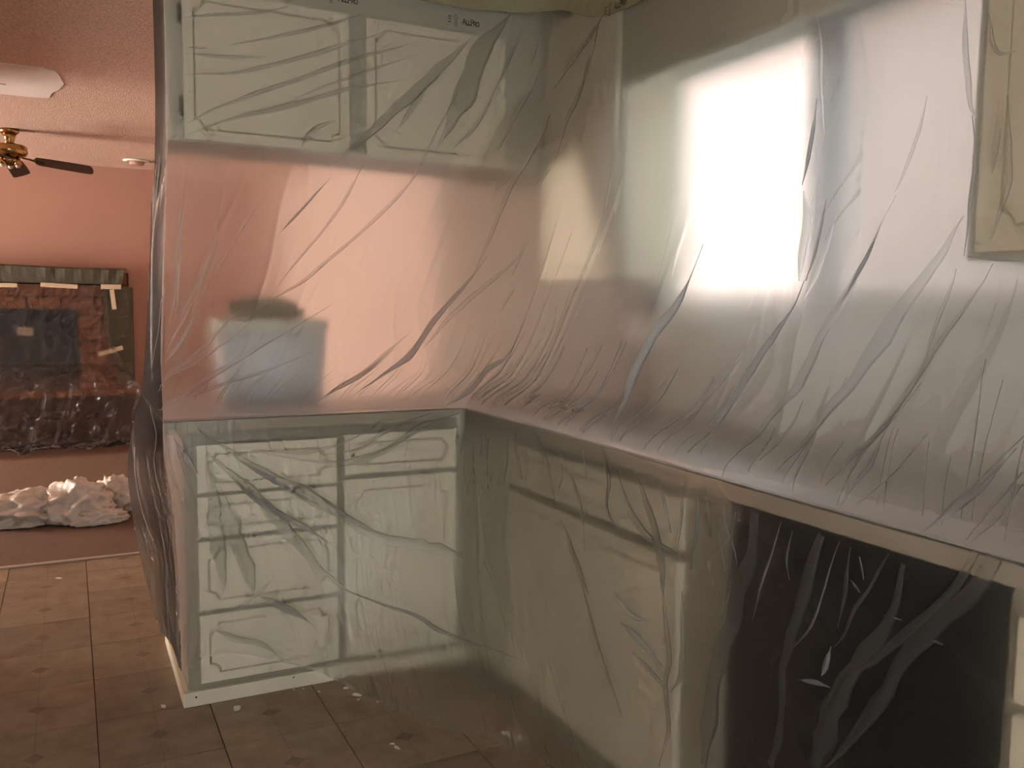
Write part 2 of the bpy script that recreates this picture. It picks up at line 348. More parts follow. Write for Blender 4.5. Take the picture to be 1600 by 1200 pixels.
def front(name, parent, cx, cy, cz, face, w, h, th, m, ins=.035, r=.03, gw=.0042, gd=.011):
    """a cabinet front with a real routed groove; face 'y' looks to -Y, face 'x' looks to -X; (cx,cy,cz) is the middle of its front"""
    bm = bmesh.new(); G = groove_loop(w, h, ins, r); Gi, Go = offset_loop(G, gw), offset_loop(G, -gw)
    def P(u, v, d): return (cx+u, cy+d, cz+v) if face == 'y' else (cx+d, cy-u, cz+v)
    def ring(L, d): return [bm.verts.new(P(u, v, d)) for u, v in L]
    R_ = [(w/2, -h/2), (w/2, h/2), (-w/2, h/2), (-w/2, -h/2)]
    rec = ring(R_, 0); go, gm, gi = ring(Go, 0), ring(G, gd), ring(Gi, 0); bk = ring(R_, th)
    n = len(G)
    es = [bm.edges.new((rec[i], rec[(i+1) % 4])) for i in range(4)] + [bm.edges.new((go[i], go[(i+1) % n])) for i in range(n)]
    bmesh.ops.triangle_fill(bm, use_beauty=True, use_dissolve=False, edges=es)
    for A, B in ((go, gm), (gm, gi)):
        for i in range(n): bm.faces.new((A[i], A[(i+1) % n], B[(i+1) % n], B[i]))
    bm.faces.new(gi)
    for i in range(4): bm.faces.new((rec[i], rec[(i+1) % 4], bk[(i+1) % 4], bk[i]))
    bm.faces.new(bk)
    return bobj(name, bm, m, parent)
def yfront(name, p, x0, x1, z0, z1, y=.017, **k): return front(name, p, (x0+x1)/2, y, (z0+z1)/2, 'y', x1-x0, z1-z0, .018, M['cab'], **k)
def xfront(name, p, y0, y1, z0, z1, x=.017, **k): return front(name, p, x, (y0+y1)/2, (z0+z1)/2, 'x', abs(y1-y0), z1-z0, .018, M['cab'], **k)

# ---- peninsula base cabinets
FZ0, FZ1 = 0.0, .87
def yframe(parent, x0, x1, rails, stl=.05, str_=.03):
    lst = [((x0, .035, 0), (x0+stl, .055, FZ1)), ((x1-str_, .035, 0), (x1, .055, FZ1))]
    for a, b in rails: lst.append(((x0+stl, .035, a), (x1-str_, .055, b)))
    return boxes('face_frame', lst, M['cabrail'], parent)
def xframe(parent, y1, y0, rails, st=.03):
    lst = [((.035, y0, 0), (.055, y0+st, FZ1)), ((.035, y1-st, 0), (.055, y1, FZ1))]
    for a, b in rails: lst.append(((.035, y0+st, a), (.055, y1-st, b)))
    return boxes('face_frame', lst, M['cabrail'], parent)
u = thing('base_cabinet', (-.675, .32, 0), 'drawer stack base cabinet at the free end of the peninsula, under plastic', 'cabinet', 'base cabinets')
boxes('body', [((-.92, .055, 0), (-.905, .60, FZ1)), ((-.445, .055, .05), (-.43, .60, FZ1)), ((-.905, .585, 0), (-.445, .60, FZ1)), ((-.905, .055, .05), (-.445, .585, .065))], M['cabside'], u)
yframe(u, -.92, -.43, [(.83, .87), (.66, .69), (.515, .545), (.28, .31), (0, .07)])
for z0, z1 in ((.677, .827), (.537, .665), (.302, .522), (.068, .287)): yfront('drawer', u, -.886, -.447, z0, z1, ins=.03, r=.03)
boxes('base_trim', [((-.94, .012, 0), (-.43, .034, .047)), ((-.94, .034, 0), (-.92, .60, .047))], M['cab'], u, .003)
box('nail', (-.905, .0105, .028), (-.900, .013, .033), M['black'], u); box('nail', (-.60, .0105, .036), (-.596, .013, .040), M['black'], u)
boxes('chipped_edge', [((-.72+.012*k+.004*(k % 3), .0165, .8262+.0012*((k*7) % 3)), (-.712+.012*k+.006*(k % 2), .019, .8285+.0016*((k*5) % 3))) for k in range(18)], M['black'], u)
u = thing('base_cabinet', (-.2, .32, 0), 'corner base cabinet of the peninsula with one drawer over one door', 'cabinet', 'base cabinets')
boxes('body', [((-.43, .585, 0), (.55, .60, FZ1)), ((-.43, .055, .05), (.03, .585, .065))], M['cabside'], u)
yframe(u, -.43, .035, [(.835, .87), (.675, .71), (0, .07)], str_=.05)
d = yfront('drawer', u, -.421, -.02, .70, .834, ins=.03)
boxes('screw_hole', [((-.352, .0162, .736), (-.343, .018, .740)), ((-.336, .0162, .737), (-.329, .018, .7405))], M['black'], d)
yfront('door', u, -.421, -.02, .068, .682, ins=.04)
box('base_trim', (-.43, .012, 0), (.03, .034, .047), M['cab'], u, .003)
# ---- window run base cabinets
u = thing('base_cabinet', (.32, -.8, 0), 'wide sink base cabinet beside the dark appliance gap', 'cabinet', 'base cabinets')
boxes('body', [((.055, -1.32, 0), (.60, -1.305, FZ1)), ((.055, -1.305, .05), (.60, .03, .065))], M['cabside'], u)
xframe(u, .035, -1.325, [(.83, .87), (.675, .715), (0, .07)], st=.14)
box('filler_panel', (.022, -.285, .05), (.035, .03, .865), M['cabframe'], u)
xfront('drawer', u, -1.195, -.315, .708, .832, ins=.03)
xfront('door', u, -.752, -.315, .068, .680, ins=.04); xfront('door', u, -1.195, -.758, .068, .680, ins=.04)
box('stain', (.0342, -.90, .686), (.0348, -.82, .702), M['black'], u, .0002); box('stain', (.0342, -1.06, .686), (.0348, -.97, .695), M['black'], u, .0002)
u = thing('base_cabinet', (.32, -2.4, 0), 'drawer base cabinet on the near side of the dark appliance gap', 'cabinet', 'base cabinets')
boxes('body', [((.055, -1.995, 0), (.60, -1.98, FZ1)), ((.055, -2.9, .05), (.60, -1.995, .065))], M['cabside'], u)
xframe(u, -1.978, -2.9, [(.835, .87), (.665, .69), (.48, .51), (0, .07)])
for z0, z1 in ((.692, .822), (.505, .672), (.28, .49), (.068, .27)): xfront('drawer', u, -2.45, -2.003, z0, z1, ins=.03)
# ---- appliance gap lining, shade put into the black panels
g = thing('appliance_gap', (.35, -1.65, 0), 'empty appliance bay left open under the counter, its shade painted black', 'gap')
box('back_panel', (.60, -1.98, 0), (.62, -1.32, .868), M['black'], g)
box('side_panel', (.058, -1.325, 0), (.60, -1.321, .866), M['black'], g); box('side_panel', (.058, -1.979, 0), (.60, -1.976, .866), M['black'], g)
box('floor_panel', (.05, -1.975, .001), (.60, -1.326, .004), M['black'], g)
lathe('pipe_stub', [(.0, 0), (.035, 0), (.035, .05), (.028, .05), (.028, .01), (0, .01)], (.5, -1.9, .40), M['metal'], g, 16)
# ---- countertop
ct = thing('countertop', (.2, .3, .87), 'L shaped laminate countertop over the base cabinets', 'countertop')
prism('slab', [(-.973, .002), (.002, .002), (.002, -2.9), (.655, -2.9), (.655, .81), (-.973, .81)], 'z', .872, .91, M['counter'], ct)
boxes('edge_band', [((-.975, 0, .870), (0, .003, .906)), ((-.975, .0, .870), (-.972, .81, .906)), ((0, -2.9, .870), (.003, 0.003, .906))], M['edge'], ct)
boxes('edge_seam', [((-.9755, -.0006, .906), (0, .004, .9094)), ((-.9757, -.0006, .906), (-.972, .81, .9094)), ((-.0006, -2.9, .906), (.004, .004, .9094)), ((-.945, -.0008, .872), (-.9435, .002, .906))], M['seam'], ct)

bs = box('bright_panel', (.648, -2.9, .911), (.658, -.15, 1.215), M['white'], None, .002); tag(bs, 'plain white panel added under the kitchen window for brightness', 'bright_panel')  # white panel added to brighten the film area below the window
# ---- wall cabinets
u = thing('wall_cabinet', (-.3, .46, 1.795), 'short two door wall cabinet hung above the peninsula', 'cabinet', 'wall cabinets')
UY = .30
box('body', (-.915, UY+.02, 1.795), (.655, .62, H), M['cabside'], u)
boxes('face_frame', [((-.915, UY, 1.79), (-.85, UY+.02, H)), ((-.34, UY, 1.79), (-.24, UY+.02, H)), ((.27, UY, 1.79), (.45, UY+.02, H)), ((-.85, UY, 2.25), (-.34, UY+.02, H)), ((-.24, UY, 2.25), (.27, UY+.02, H)), ((-.85, UY, 1.79), (-.34, UY+.02, 1.82)), ((-.24, UY, 1.79), (.27, UY+.02, 1.82))], M['cabframe'], u)
for x0, x1 in ((-.872, -.322), (-.260, .286)):
    dd = yfront('door', u, x0, x1, 1.796, 2.272, y=UY-.018, ins=.035, r=.03)
    if x0 < -.5:
        for z in (2.19, 1.90):
            boxes('hinge', [((-.885, UY-.012, z-.03), (-.873, UY, z-.008)), ((-.883, UY-.014, z-.006), (-.872, UY, z+.006)), ((-.885, UY-.012, z+.010), (-.874, UY, z+.03))], M['metal'], dd, .002)
u = thing('wall_cabinet', (.56, 0, 1.37), 'tall single door wall cabinet between corner and window', 'cabinet', 'wall cabinets')
box('body', (.47, -.27, 1.376), (.655, .299, H), M['cab'], u)
boxes('face_frame', [((.45, .215, 1.374), (.47, .299, H)), ((.45, -.27, 1.374), (.47, -.24, H)), ((.45, -.24, 2.30), (.47, .215, H)), ((.45, -.24, 1.374), (.47, .215, 1.40))], M['cabframe'], u)
xfront('door', u, -.258, .228, 1.373, 2.32, x=.432, ins=.04)
u = thing('wall_cabinet', (.56, -2.1, 1.37), 'wall cabinet right of the kitchen window, wrapped in crinkled plastic', 'cabinet', 'wall cabinets')
box('body', (.47, -2.9, 1.38), (.655, -1.572, H), M['cabframe'], u)
boxes('face_frame', [((.45, -1.61, 1.378), (.47, -1.57, H)), ((.45, -2.9, 1.378), (.47, -1.61, 1.41)), ((.45, -2.9, 2.3), (.47, -1.61, H))], M['cabframe'], u)
xfront('door', u, -2.06, -1.60, 1.392, 2.32, x=.432, ins=.05)
v = box('valance', (.45, -1.568, 2.0), (.47, -.272, H), M['cabframe'], None, .002); tag(v, 'plain dark valance board across the top of the window', 'valance')

# ---------------------------------------------------------------- the things on the counter
b_ = thing('storage_bin', (-.55, .54, .91), 'white plastic storage bin on the peninsula behind the plastic', 'bin')
def tapered(name, cx, cy, z0, z1, w0, w1, d0, d1, m, p, bv=.012):
    bm = bmesh.new(); vs = []
    for z, w_, d_ in ((z0, w0, d0), (z1, w1, d1)):
        vs += [bm.verts.new((cx+sx*w_/2, cy+sy*d_/2, z)) for sx, sy in ((-1, -1), (1, -1), (1, 1), (-1, 1))]
    bm.faces.new(vs[3::-1]); bm.faces.new(vs[4:])
    for i in range(4): bm.faces.new((vs[i], vs[(i+1) % 4], vs[4+(i+1) % 4], vs[4+i]))
    bmesh.ops.bevel(bm, geom=list(bm.edges), offset=bv, segments=3, affect='EDGES')
    return bobj(name, bm, m, p, True)
tapered('body', -.548, .56, .911, 1.165, .345, .375, .22, .24, M['bin'], b_)
tapered('lid', -.548, .56, 1.163, 1.212, .385, .39, .25, .255, M['binlid'], b_, .008)
bm = bmesh.new(); bmesh.ops.create_icosphere(bm, subdivisions=4, radius=1)
for q in bm.verts:
    c = q.co; k = 1 + .22*math.sin(7*c.x+3*c.y) * math.cos(6*c.y-4*c.z) + .10*math.sin(17*c.x-9*c.z)*math.cos(15*c.y)
    c.x, c.y, c.z = -.56 + c.x*.125*k - .03*c.z, .56 + c.y*.08*k, 1.2145 + max(0, (c.z+.35))*.055*k
cl = bobj('cloth_bundle', bm, M['cloth'], None, True); tag(cl, 'dark olive cloth heaped on the white bin lid', 'cloth')

# ---------------------------------------------------------------- living room
# fireplace: backing, bricks, firebox, raised hearth
FY = 5.72
f = thing('fireplace', (-1.75, FY, 0), 'brick fireplace masked with dark paper and plastic', 'fireplace')
bx0, bx1, bz0, bz1 = -2.85, -1.155, .58, 1.17           # firebox opening
FX0, FX1, FT = -3.05, -.74, 1.50
boxes('surround', [((FX0, FY+.02, 0), (bx0, YF-.002, FT)), ((bx1, FY+.02, 0), (FX1, YF-.002, FT)), ((bx0, FY+.02, bz1), (bx1, YF-.002, FT)), ((bx0, FY+.02, 0), (bx1, YF-.002, bz0))], M['grout'], f)
boxes('firebox', [((bx0, YF-.03, bz0), (bx1, YF-.004, bz1)), ((bx0-.01, FY+.004, bz0), (bx0+.03, YF-.03, bz1)), ((bx1-.012, FY+.004, bz0), (bx1+.004, YF-.03, bz1)), ((bx0, FY+.004, bz1-.01), (bx1, YF-.03, bz1+.004))], M['firebox'], f)
bw, bh = .262, .098
me_cache = {}
def brick(x0, x1, z0, z1):
    k = (round(x1-x0, 3), round(z1-z0, 3))
    if k not in me_cache:
        bm = bmesh.new(); add_box(bm, (0, 0, 0), (k[0], .03, k[1])); me = bpy.data.meshes.new('brick'); bm.to_mesh(me); bm.free(); me.materials.append(M['brick']); me_cache[k] = me
    o = bpy.data.objects.new('brick', me_cache[k]); C.objects.link(o); o.location = (x0, FY-.008+rng.uniform(-.003, .003), z0); adopt(o, f)
rows = [(bz1+.008+i*(bh+.012), bz1+.008+i*(bh+.012)+bh) for i in range(3)]
for r_, (z0, z1) in enumerate(rows):
    x = FX1 - .01 - (bw/2 if r_ % 2 else 0); brick(x, FX1-.004, z0, z1) if r_ % 2 else None
    while x - bw > FX0: brick(x-bw, x-.012, z0, z1); x -= bw
z = .47
r_ = 0
while z < bz1:
    e = bx1 + .008; wds = [.19, .19] if r_ % 2 else [.25, .13]
    for w_ in wds: brick(e, e+w_-.012, z, min(z+bh, bz1)); e += w_
    z += bh + .012; r_ += 1
box('hearth', (FX0, 5.42, 0), (FX1+.02, FY+.02, .44), M['hearth'], f, .006)
box('hearth_cap', (FX0-.02, 5.39, .44), (FX1+.03, FY+.02, .475), M['brick'], f, .006)
tag(box('paper_sticker', (-1.62, FY+.005, .95), (-1.50, FY+.012, 1.02), M['label']), 'small tan sticker on the black firebox', 'sticker')
# crumpled masking paper: a top strip and a side strip, real sheets bent over the edge
def paper(name, lines, nu, nv, amp, label):
    """a bent sheet running through several polylines"""
    def rs(Q, n):
        Q = np.array(Q, float); t = np.linspace(0, len(Q)-1, n); i = np.minimum(t.astype(int), len(Q)-2); f_ = (t-i)[:, None]; return Q[i]*(1-f_)+Q[i+1]*f_
    G = np.stack([rs(Q, nu) for Q in lines], 1); V = []
    for i in range(nu):
        g = rs(G[i], nv)
        for j in range(nv):
            k = j/(nv-1); V.append(g[j] + np.array([0, -1, .25])*amp*(abs(math.sin(3.1*i/5+2.3*k))+.5*math.sin(1.7*i+4*k))*(.3+math.sin(PI*k)))
    F = [(i*nv+j, (i+1)*nv+j, (i+1)*nv+j+1, i*nv+j+1) for i in range(nu-1) for j in range(nv-1)]
    o = obj(name, V, F, M['paper']); md = o.modifiers.new('thick', 'SOLIDIFY'); md.thickness = .002
    return tag(o, label, 'masking paper')
PY = FY-.05
paper('masking_paper', [[(-3.05, YF-.01, 1.525), (-2.2, YF-.01, 1.53), (-1.2, YF-.01, 1.525), (-.74, YF-.01, 1.535)], [(-3.05, PY, 1.53), (-2.2, PY, 1.54), (-1.7, PY-.01, 1.55), (-1.2, PY, 1.535), (-.775, PY, 1.535)],
      [(-3.05, PY, 1.385), (-2.2, PY, 1.395), (-1.7, PY, 1.40), (-1.2, PY-.01, 1.40), (-.80, PY-.02, 1.39)]], 56, 10, .005, 'dark olive masking paper folded along the fireplace top')
paper('masking_paper', [[(-.95, PY-.02, 1.375), (-.94, PY-.02, 1.2), (-.93, PY-.02, .95), (-.87, PY-.03, .75), (-.81, PY-.02, .52)],
      [(-.745, PY-.01, 1.372), (-.722, PY, 1.25), (-.722, PY, 1.0), (-.722, PY, .75), (-.712, PY, .50)], [(-.70, YF-.03, 1.372), (-.70, YF-.03, 1.25), (-.70, YF-.03, 1.0), (-.70, YF-.03, .75), (-.70, YF-.03, .5)]], 40, 10, .005, 'dark olive masking paper hanging down the fireplace right side')
def tape_piece(x0, z0, x1, z1, wd, label):
    a, b = Vector((x0, PY-.075, z0)), Vector((x1, PY-.075, z1)); n = (b-a).cross(Vector((0, 1, 0))).normalized()*wd/2; t = Vector((0, -.0015, 0))
    V = [a-n, b-n, b+n, a+n]; V = V + [p+t for p in V]
    tag(obj('masking_tape', V, [(3, 2, 1, 0), (4, 5, 6, 7), (0, 1, 5, 4), (1, 2, 6, 5), (2, 3, 7, 6), (3, 0, 4, 7)], M['tape']), label, 'tape', 'tape pieces on the fireplace')
tape_piece(-1.76, 1.372, -1.60, 1.372, .034, 'leftmost tan tape piece on the paper above the fireplace')
tape_piece(-1.43, 1.382, -1.15, 1.370, .036, 'long tan tape piece halfway along the paper above the fireplace')
tape_piece(-.97, 1.374, -.81, 1.374, .040, 'tan tape piece at the upper right corner of the fireplace paper')
tape_piece(-.885, 1.35, -.868, 1.18, .036, 'upright tan tape piece at the corner of the fireplace paper')
tape_piece(-1.01, .785, -.81, .845, .038, 'lowest tan tape piece, tilted on the right side paper')

# plastic over the fireplace and hearth, pooled on the carpet
nu_, nv_ = 200, 120; uu, vv = np.meshgrid(np.linspace(0, 1, nu_), np.linspace(0, 1, nv_), indexing='ij')
prof = np.array([(5.625, 1.385), (5.63, 1.05), (5.58, .72), (5.36, .56), (5.345, .48), (5.33, .30), (5.30, .06), (5.22, .035), (5.10, .03)]); pk = np.array([0, .2, .4, .55, .62, .74, .88, .93, 1])
X_ = -3.0 + uu*(2.08+.27*np.clip((vv-.25)*2.5, 0, 1)); Y_ = np.interp(vv, pk, prof[:, 0]); Z_ = np.interp(vv, pk, prof[:, 1])
rg = np.random.default_rng(11)
def vnoise(u, v, sd):
    g = np.random.default_rng(sd).random((130, 130)); iu, iv = u.astype(int), v.astype(int); fu, fv = u-iu, v-iv; fu, fv = fu*fu*(3-2*fu), fv*fv*(3-2*fv)
    return (g[iu, iv]*(1-fu)+g[iu+1, iv]*fu)*(1-fv) + (g[iu, iv+1]*(1-fu)+g[iu+1, iv+1]*fu)*fv
rdg = (1-np.abs(2*vnoise(uu*26+vv*6, vv*7, 1)-1))**2*.05 + (1-np.abs(2*vnoise(uu*50+vv*20, vv*24, 2)-1))**3*.03
amp = .25+.9*np.clip((vv-.3)*2, 0, 1); Y_ -= rdg*amp*1.2; Z_ += rdg*amp*.5*np.clip((vv-.3)*3, 0, 1) + np.clip(vv-.86, 0, 1)*.35*vnoise(uu*30, vv*10, 3)
Y_ -= np.clip(vv-.9, 0, 1)*1.6*vnoise(uu*14, vv*4, 4)
PF = np.stack([X_, Y_, Z_], -1)

# ceiling fan
fn = thing('ceiling_fan', (-1.558, 4.35, H), 'brass ceiling fan with dark wooden blades', 'fan')
fl_ = (-1.558, 4.35, H)
lathe('canopy', [(.0, 0), (.062, 0), (.064, -.018), (.052, -.03), (.045, -.034)], fl_, M['brass'], fn)
lathe('downrod', [(.045, -.034), (.036, -.06), (.030, -.085), (.034, -.105)], fl_, M['brass'], fn)
lathe('motor_housing', [(.034, -.103), (.095, -.108), (.110, -.12), (.112, -.16), (.10, -.178), (.07, -.188), (.055, -.2)], fl_, M['brass'], fn)
lathe('light_hub', [(.055, -.2), (.06, -.215), (.045, -.235), (.02, -.25)], fl_, M['brass'], fn)
for k in range(3):
    a = -.5 + 2*PI*k/3; c = (fl_[0]+.055*math.cos(a), fl_[1]+.055*math.sin(a), H-.20)
    s_ = lathe('lamp_cup', [(.014, 0), (.02, -.02), (.026, -.045), (.024, -.045), (.016, -.02), (.01, -.005)], c, M['brass'], fn, 16)
    lathe('bulb', [(.008, -.03), (.018, -.045), (.016, -.058), (.006, -.066)], c, M['bulb'], s_, 12)
for k in range(4):
    a = -.10 + 2*PI*k/4; ca, sa = math.cos(a), math.sin(a)
    def P(r, s, z): return (fl_[0]+ca*r-sa*s, fl_[1]+sa*r+ca*s, H+z)
    def strip(name, L, th, m, par):
        V = [];
        for r, w_, z in L: V += [P(r, -w_, z+w_*.36), P(r, w_, z-w_*.36), P(r, w_, z-w_*.36-th), P(r, -w_, z+w_*.36-th)]
        F = [(0, 1, 2, 3), tuple(4*(len(L)-1)+i for i in (3, 2, 1, 0))]
        for i in range(len(L)-1):
            for j in range(4): F.append((4*i+j, 4*i+(j+1) % 4, 4*i+4+(j+1) % 4, 4*i+4+j))
        return obj(name, V, F, m, par)
    bl = strip('blade', [(.155, .028, -.205), (.17, .048, -.206), (.25, .053, -.215), (.40, .056, -.232), (.50, .056, -.243), (.515, .048, -.245), (.525, .02, -.246)], .007, M['walnut'], fn)
    strip('blade_arm', [(.07, .012, -.188), (.11, .010, -.195), (.15, .016, -.205), (.18, .034, -.2135), (.215, .012, -.217)], .004, M['brass'], bl)
# recessed ceiling light
rl = thing('recessed_light', (-.675, 5.36, H), 'small round white recessed light on the ceiling', 'light')
lathe('trim_ring', [(.105, 0), (.108, -.006), (.085, -.014), (.062, -.012), (.06, 0)], (-.675, 5.36, H), M['white'], rl)
lathe('drum', [(.058, 0), (.058, -.035), (.05, -.04), (0, -.04)], (-.675, 5.36, H), M['wallpink'], rl)

# crumpled drop sheet bundle on the carpet
def crumple(name, lobes, m, label, cat, parent=None):
    bm = bmesh.new(); bmesh.ops.create_icosphere(bm, subdivisions=5, radius=1)
    import mathutils.noise as mn
    for q in bm.verts:
        d = q.co.normalized(); r = 0
        for (lx, ly, lz, sx, sy, sz, _) in lobes[:1]:
            pass
        e = Vector((d.x*1.1, d.y*1.1, d.z*1.1))
        rd = (1-abs(mn.noise(e*1.7+Vector((lobes[0][0]*9, 1, 7))))*2.2)*.34 + (1-abs(mn.noise(e*3.6+Vector((0, lobes[0][0]*7, 2))))*2.2)*.16
        k = .72 + rd*.8
        lx, ly, lz, sx, sy, sz, yaw_ = lobes[0]
        x, y, z = d.x*sx*k, d.y*sy*k, d.z*sz*k
        q.co = (lx + x*math.cos(yaw_)-y*math.sin(yaw_), ly + x*math.sin(yaw_)+y*math.cos(yaw_), max(.008+.004*rd, lz+z))
    return bobj(name, bm, m, parent, True)
pb = thing('plastic_bundle', (-1.28, 2.72, 0), 'crumpled milky plastic drop sheet heaped on the brown carpet', 'plastic sheet')
crumple('heap', [(-1.47, 2.80, .06, .27, .20, .13, .2)], M['bag'], '', '', pb)
crumple('heap', [(-1.21, 2.74, .075, .19, .18, .17, -.3)], M['bag'], '', '', pb)
crumple('heap', [(-1.01, 2.92, .06, .14, .14, .15, .5)], M['bag'], '', '', pb)
crumple('heap', [(-1.10, 2.58, .03, .15, .07, .06, .2)], M['bag'], '', '', pb)
# flakes on the floors
flk = [(.0,)]*0
for i, (x, y, s) in enumerate([(-.79, -.055, .030), (-.44, -.06, .014), (-.425, -.125, .022), (-.36, -.12, .018), (-.43, -.16, .008), (-.375, -.20, .010), (-.345, -.245, .014), (-.245, -.375, .020), (-.10, -.555, .016), (-.075, -.60, .018), (-.42, -.50, .016), (-.425, -.475, .008), (-.995, .055, .018), (-1.30, 1.60, .022), (-.60, .0, .006), (-.57, -.005, .005), (-.53, -.05, .006), (-1.20, -.295, .016), (-.66, 3.9, .03), (-.86, 3.75, .02), (-.70, 3.35, .022)]):
    n = 9; a0 = rng.uniform(0, 6); st = rng.uniform(.35, .7)
    P2 = []
    for k in range(n):
        a = 2*PI*k/n; r_ = s*rng.uniform(.5, 1.0); u_, v_ = r_*math.cos(a), r_*st*math.sin(a)
        P2.append((x+u_*math.cos(a0)-v_*math.sin(a0), y+u_*math.sin(a0)+v_*math.cos(a0)))
    zb = .0045 if y > YC else .0005
    o = prism('paint_flake', P2, 'z', zb, zb+.0018, M['chip'])
    if y > YC: tag(o, 'pale paint flake lying on the brown carpet', 'flake', 'paint flakes on the carpet')
    else: tag(o, {0: 'largest curled paint flake, below the drawer cabinet base trim', 7: 'pale paint flake alone on a tile near the corner hem', 12: 'pale paint flake beside the cabinet end panel trim', 13: 'pale paint flake on the tile nearest the carpet', 17: 'pale paint flake on the bare tiles nearest the camera'}.get(i, 'small pale paint flake scattered along the plastic hem on the tiles'), 'flake', 'paint flakes on the kitchen floor')

# ---------------------------------------------------------------- the polythene sheet
#FILM-BEGIN
# ribs: each rib runs from the tape at the top down to the hem, all with the same ten stations
RIBS = np.array([
 [(-.928,.62,2.37),(-.928,.61,2.08),(-.935,.60,1.79),(-.950,.66,1.50),(-.962,.75,1.18),(-.985,.818,.922),(-1.000,.825,.86),(-1.045,.72,.62),(-1.02,.60,.36),(-.965,.45,.10)],
 [(-.930,.45,2.37),(-.930,.45,2.08),(-.935,.45,1.79),(-.955,.46,1.50),(-.972,.44,1.18),(-.985,.40,.920),(-.990,.40,.86),(-1.000,.37,.62),(-.965,.34,.36),(-.948,.30,.11)],
 [(-.925,.275,2.37),(-.925,.275,2.08),(-.925,.275,1.78),(-.945,.21,1.45),(-.968,.11,1.13),(-.982,-.006,.918),(-.983,-.009,.862),(-.955,-.004,.60),(-.945,.000,.36),(-.944,.003,.125)],
 [(-.58,.274,2.37),(-.64,.274,2.08),(-.72,.274,1.78),(-.80,.205,1.40),(-.88,.10,1.08),(-.935,-.006,.918),(-.935,-.009,.862),(-.88,-.008,.60),(-.80,-.006,.36),(-.82,.000,.165)],
 [(-.22,.274,2.37),(-.29,.274,2.08),(-.42,.272,1.78),(-.59,.205,1.39),(-.73,.10,1.07),(-.83,-.006,.918),(-.83,-.009,.862),(-.76,-.015,.60),(-.65,-.030,.34),(-.55,-.010,.065)],
 [(.08,.274,2.37),(.00,.272,2.08),(-.12,.268,1.78),(-.31,.20,1.38),(-.49,.095,1.06),(-.64,-.006,.918),(-.64,-.009,.862),(-.56,-.030,.60),(-.47,-.075,.33),(-.41,-.16,.012)],
 [(.28,.262,2.38),(.24,.252,2.07),(.10,.215,1.77),(-.08,.15,1.37),(-.23,.085,1.055),(-.39,-.006,.918),(-.39,-.009,.862),(-.36,-.05,.60),(-.34,-.13,.33),(-.34,-.32,.012)],
 [(.415,.10,2.36),(.36,.04,2.06),(.22,-.03,1.75),(.07,.01,1.36),(-.025,.035,1.05),(-.17,-.006,.918),(-.17,-.010,.862),(-.19,-.08,.60),(-.21,-.19,.33),(-.26,-.46,.012)],
 [(.430,-.12,2.28),(.40,-.15,2.02),(.30,-.20,1.72),(.18,-.17,1.35),(.09,-.09,1.05),(-.006,-.04,.918),(-.010,-.04,.862),(-.075,-.12,.60),(-.12,-.26,.33),(-.17,-.60,.012)],
 [(.432,-.32,2.25),(.430,-.32,2.00),(.36,-.38,1.68),(.25,-.36,1.31),(.12,-.33,1.03),(-.006,-.30,.918),(-.010,-.30,.862),(-.022,-.33,.60),(-.055,-.42,.33),(-.09,-.76,.012)],
 [(.437,-.65,2.25),(.435,-.66,2.00),(.38,-.68,1.67),(.265,-.70,1.29),(.12,-.71,1.02),(-.006,-.70,.918),(-.010,-.70,.862),(-.004,-.71,.60),(-.012,-.78,.33),(-.03,-1.00,.012)],
 [(.437,-1.00,2.25),(.435,-1.01,2.00),(.38,-1.03,1.67),(.265,-1.05,1.29),(.12,-1.06,1.02),(-.006,-1.06,.918),(-.010,-1.06,.862),(-.002,-1.08,.60),(-.004,-1.12,.33),(-.015,-1.25,.012)],
 [(.437,-1.32,2.25),(.435,-1.33,2.00),(.385,-1.35,1.67),(.28,-1.38,1.30),(.13,-1.41,1.02),(-.006,-1.43,.918),(-.010,-1.43,.862),(.004,-1.46,.60),(.002,-1.52,.33),(-.01,-1.60,.012)],
 [(.425,-1.56,2.25),(.425,-1.56,1.95),(.42,-1.57,1.65),(.41,-1.58,1.37),(.16,-1.64,1.03),(-.006,-1.74,.918),(-.010,-1.74,.862),(.002,-1.80,.60),(.000,-1.88,.33),(-.01,-1.95,.012)],
 [(.42,-2.00,2.25),(.42,-2.00,1.95),(.42,-2.00,1.65),(.41,-2.02,1.37),(.17,-2.06,1.03),(-.006,-2.12,.918),(-.010,-2.12,.862),(-.002,-2.2,.60),(-.002,-2.25,.33),(-.01,-2.3,.012)],
 [(.42,-2.70,2.25),(.42,-2.70,1.95),(.42,-2.70,1.65),(.41,-2.70,1.37),(.17,-2.70,1.03),(-.006,-2.70,.918),(-.010,-2.70,.862),(-.002,-2.7,.60),(-.002,-2.7,.33),(-.01,-2.7,.012)],
])
TK = np.array([0, .11, .22, .37, .50, .585, .612, .74, .87, 1.0])        # stations in v
SK = np.array([0, .035, .085, .15, .215, .28, .345, .41, .475, .545, .625, .70, .77, .83, .90, 1.0])   # ribs in u
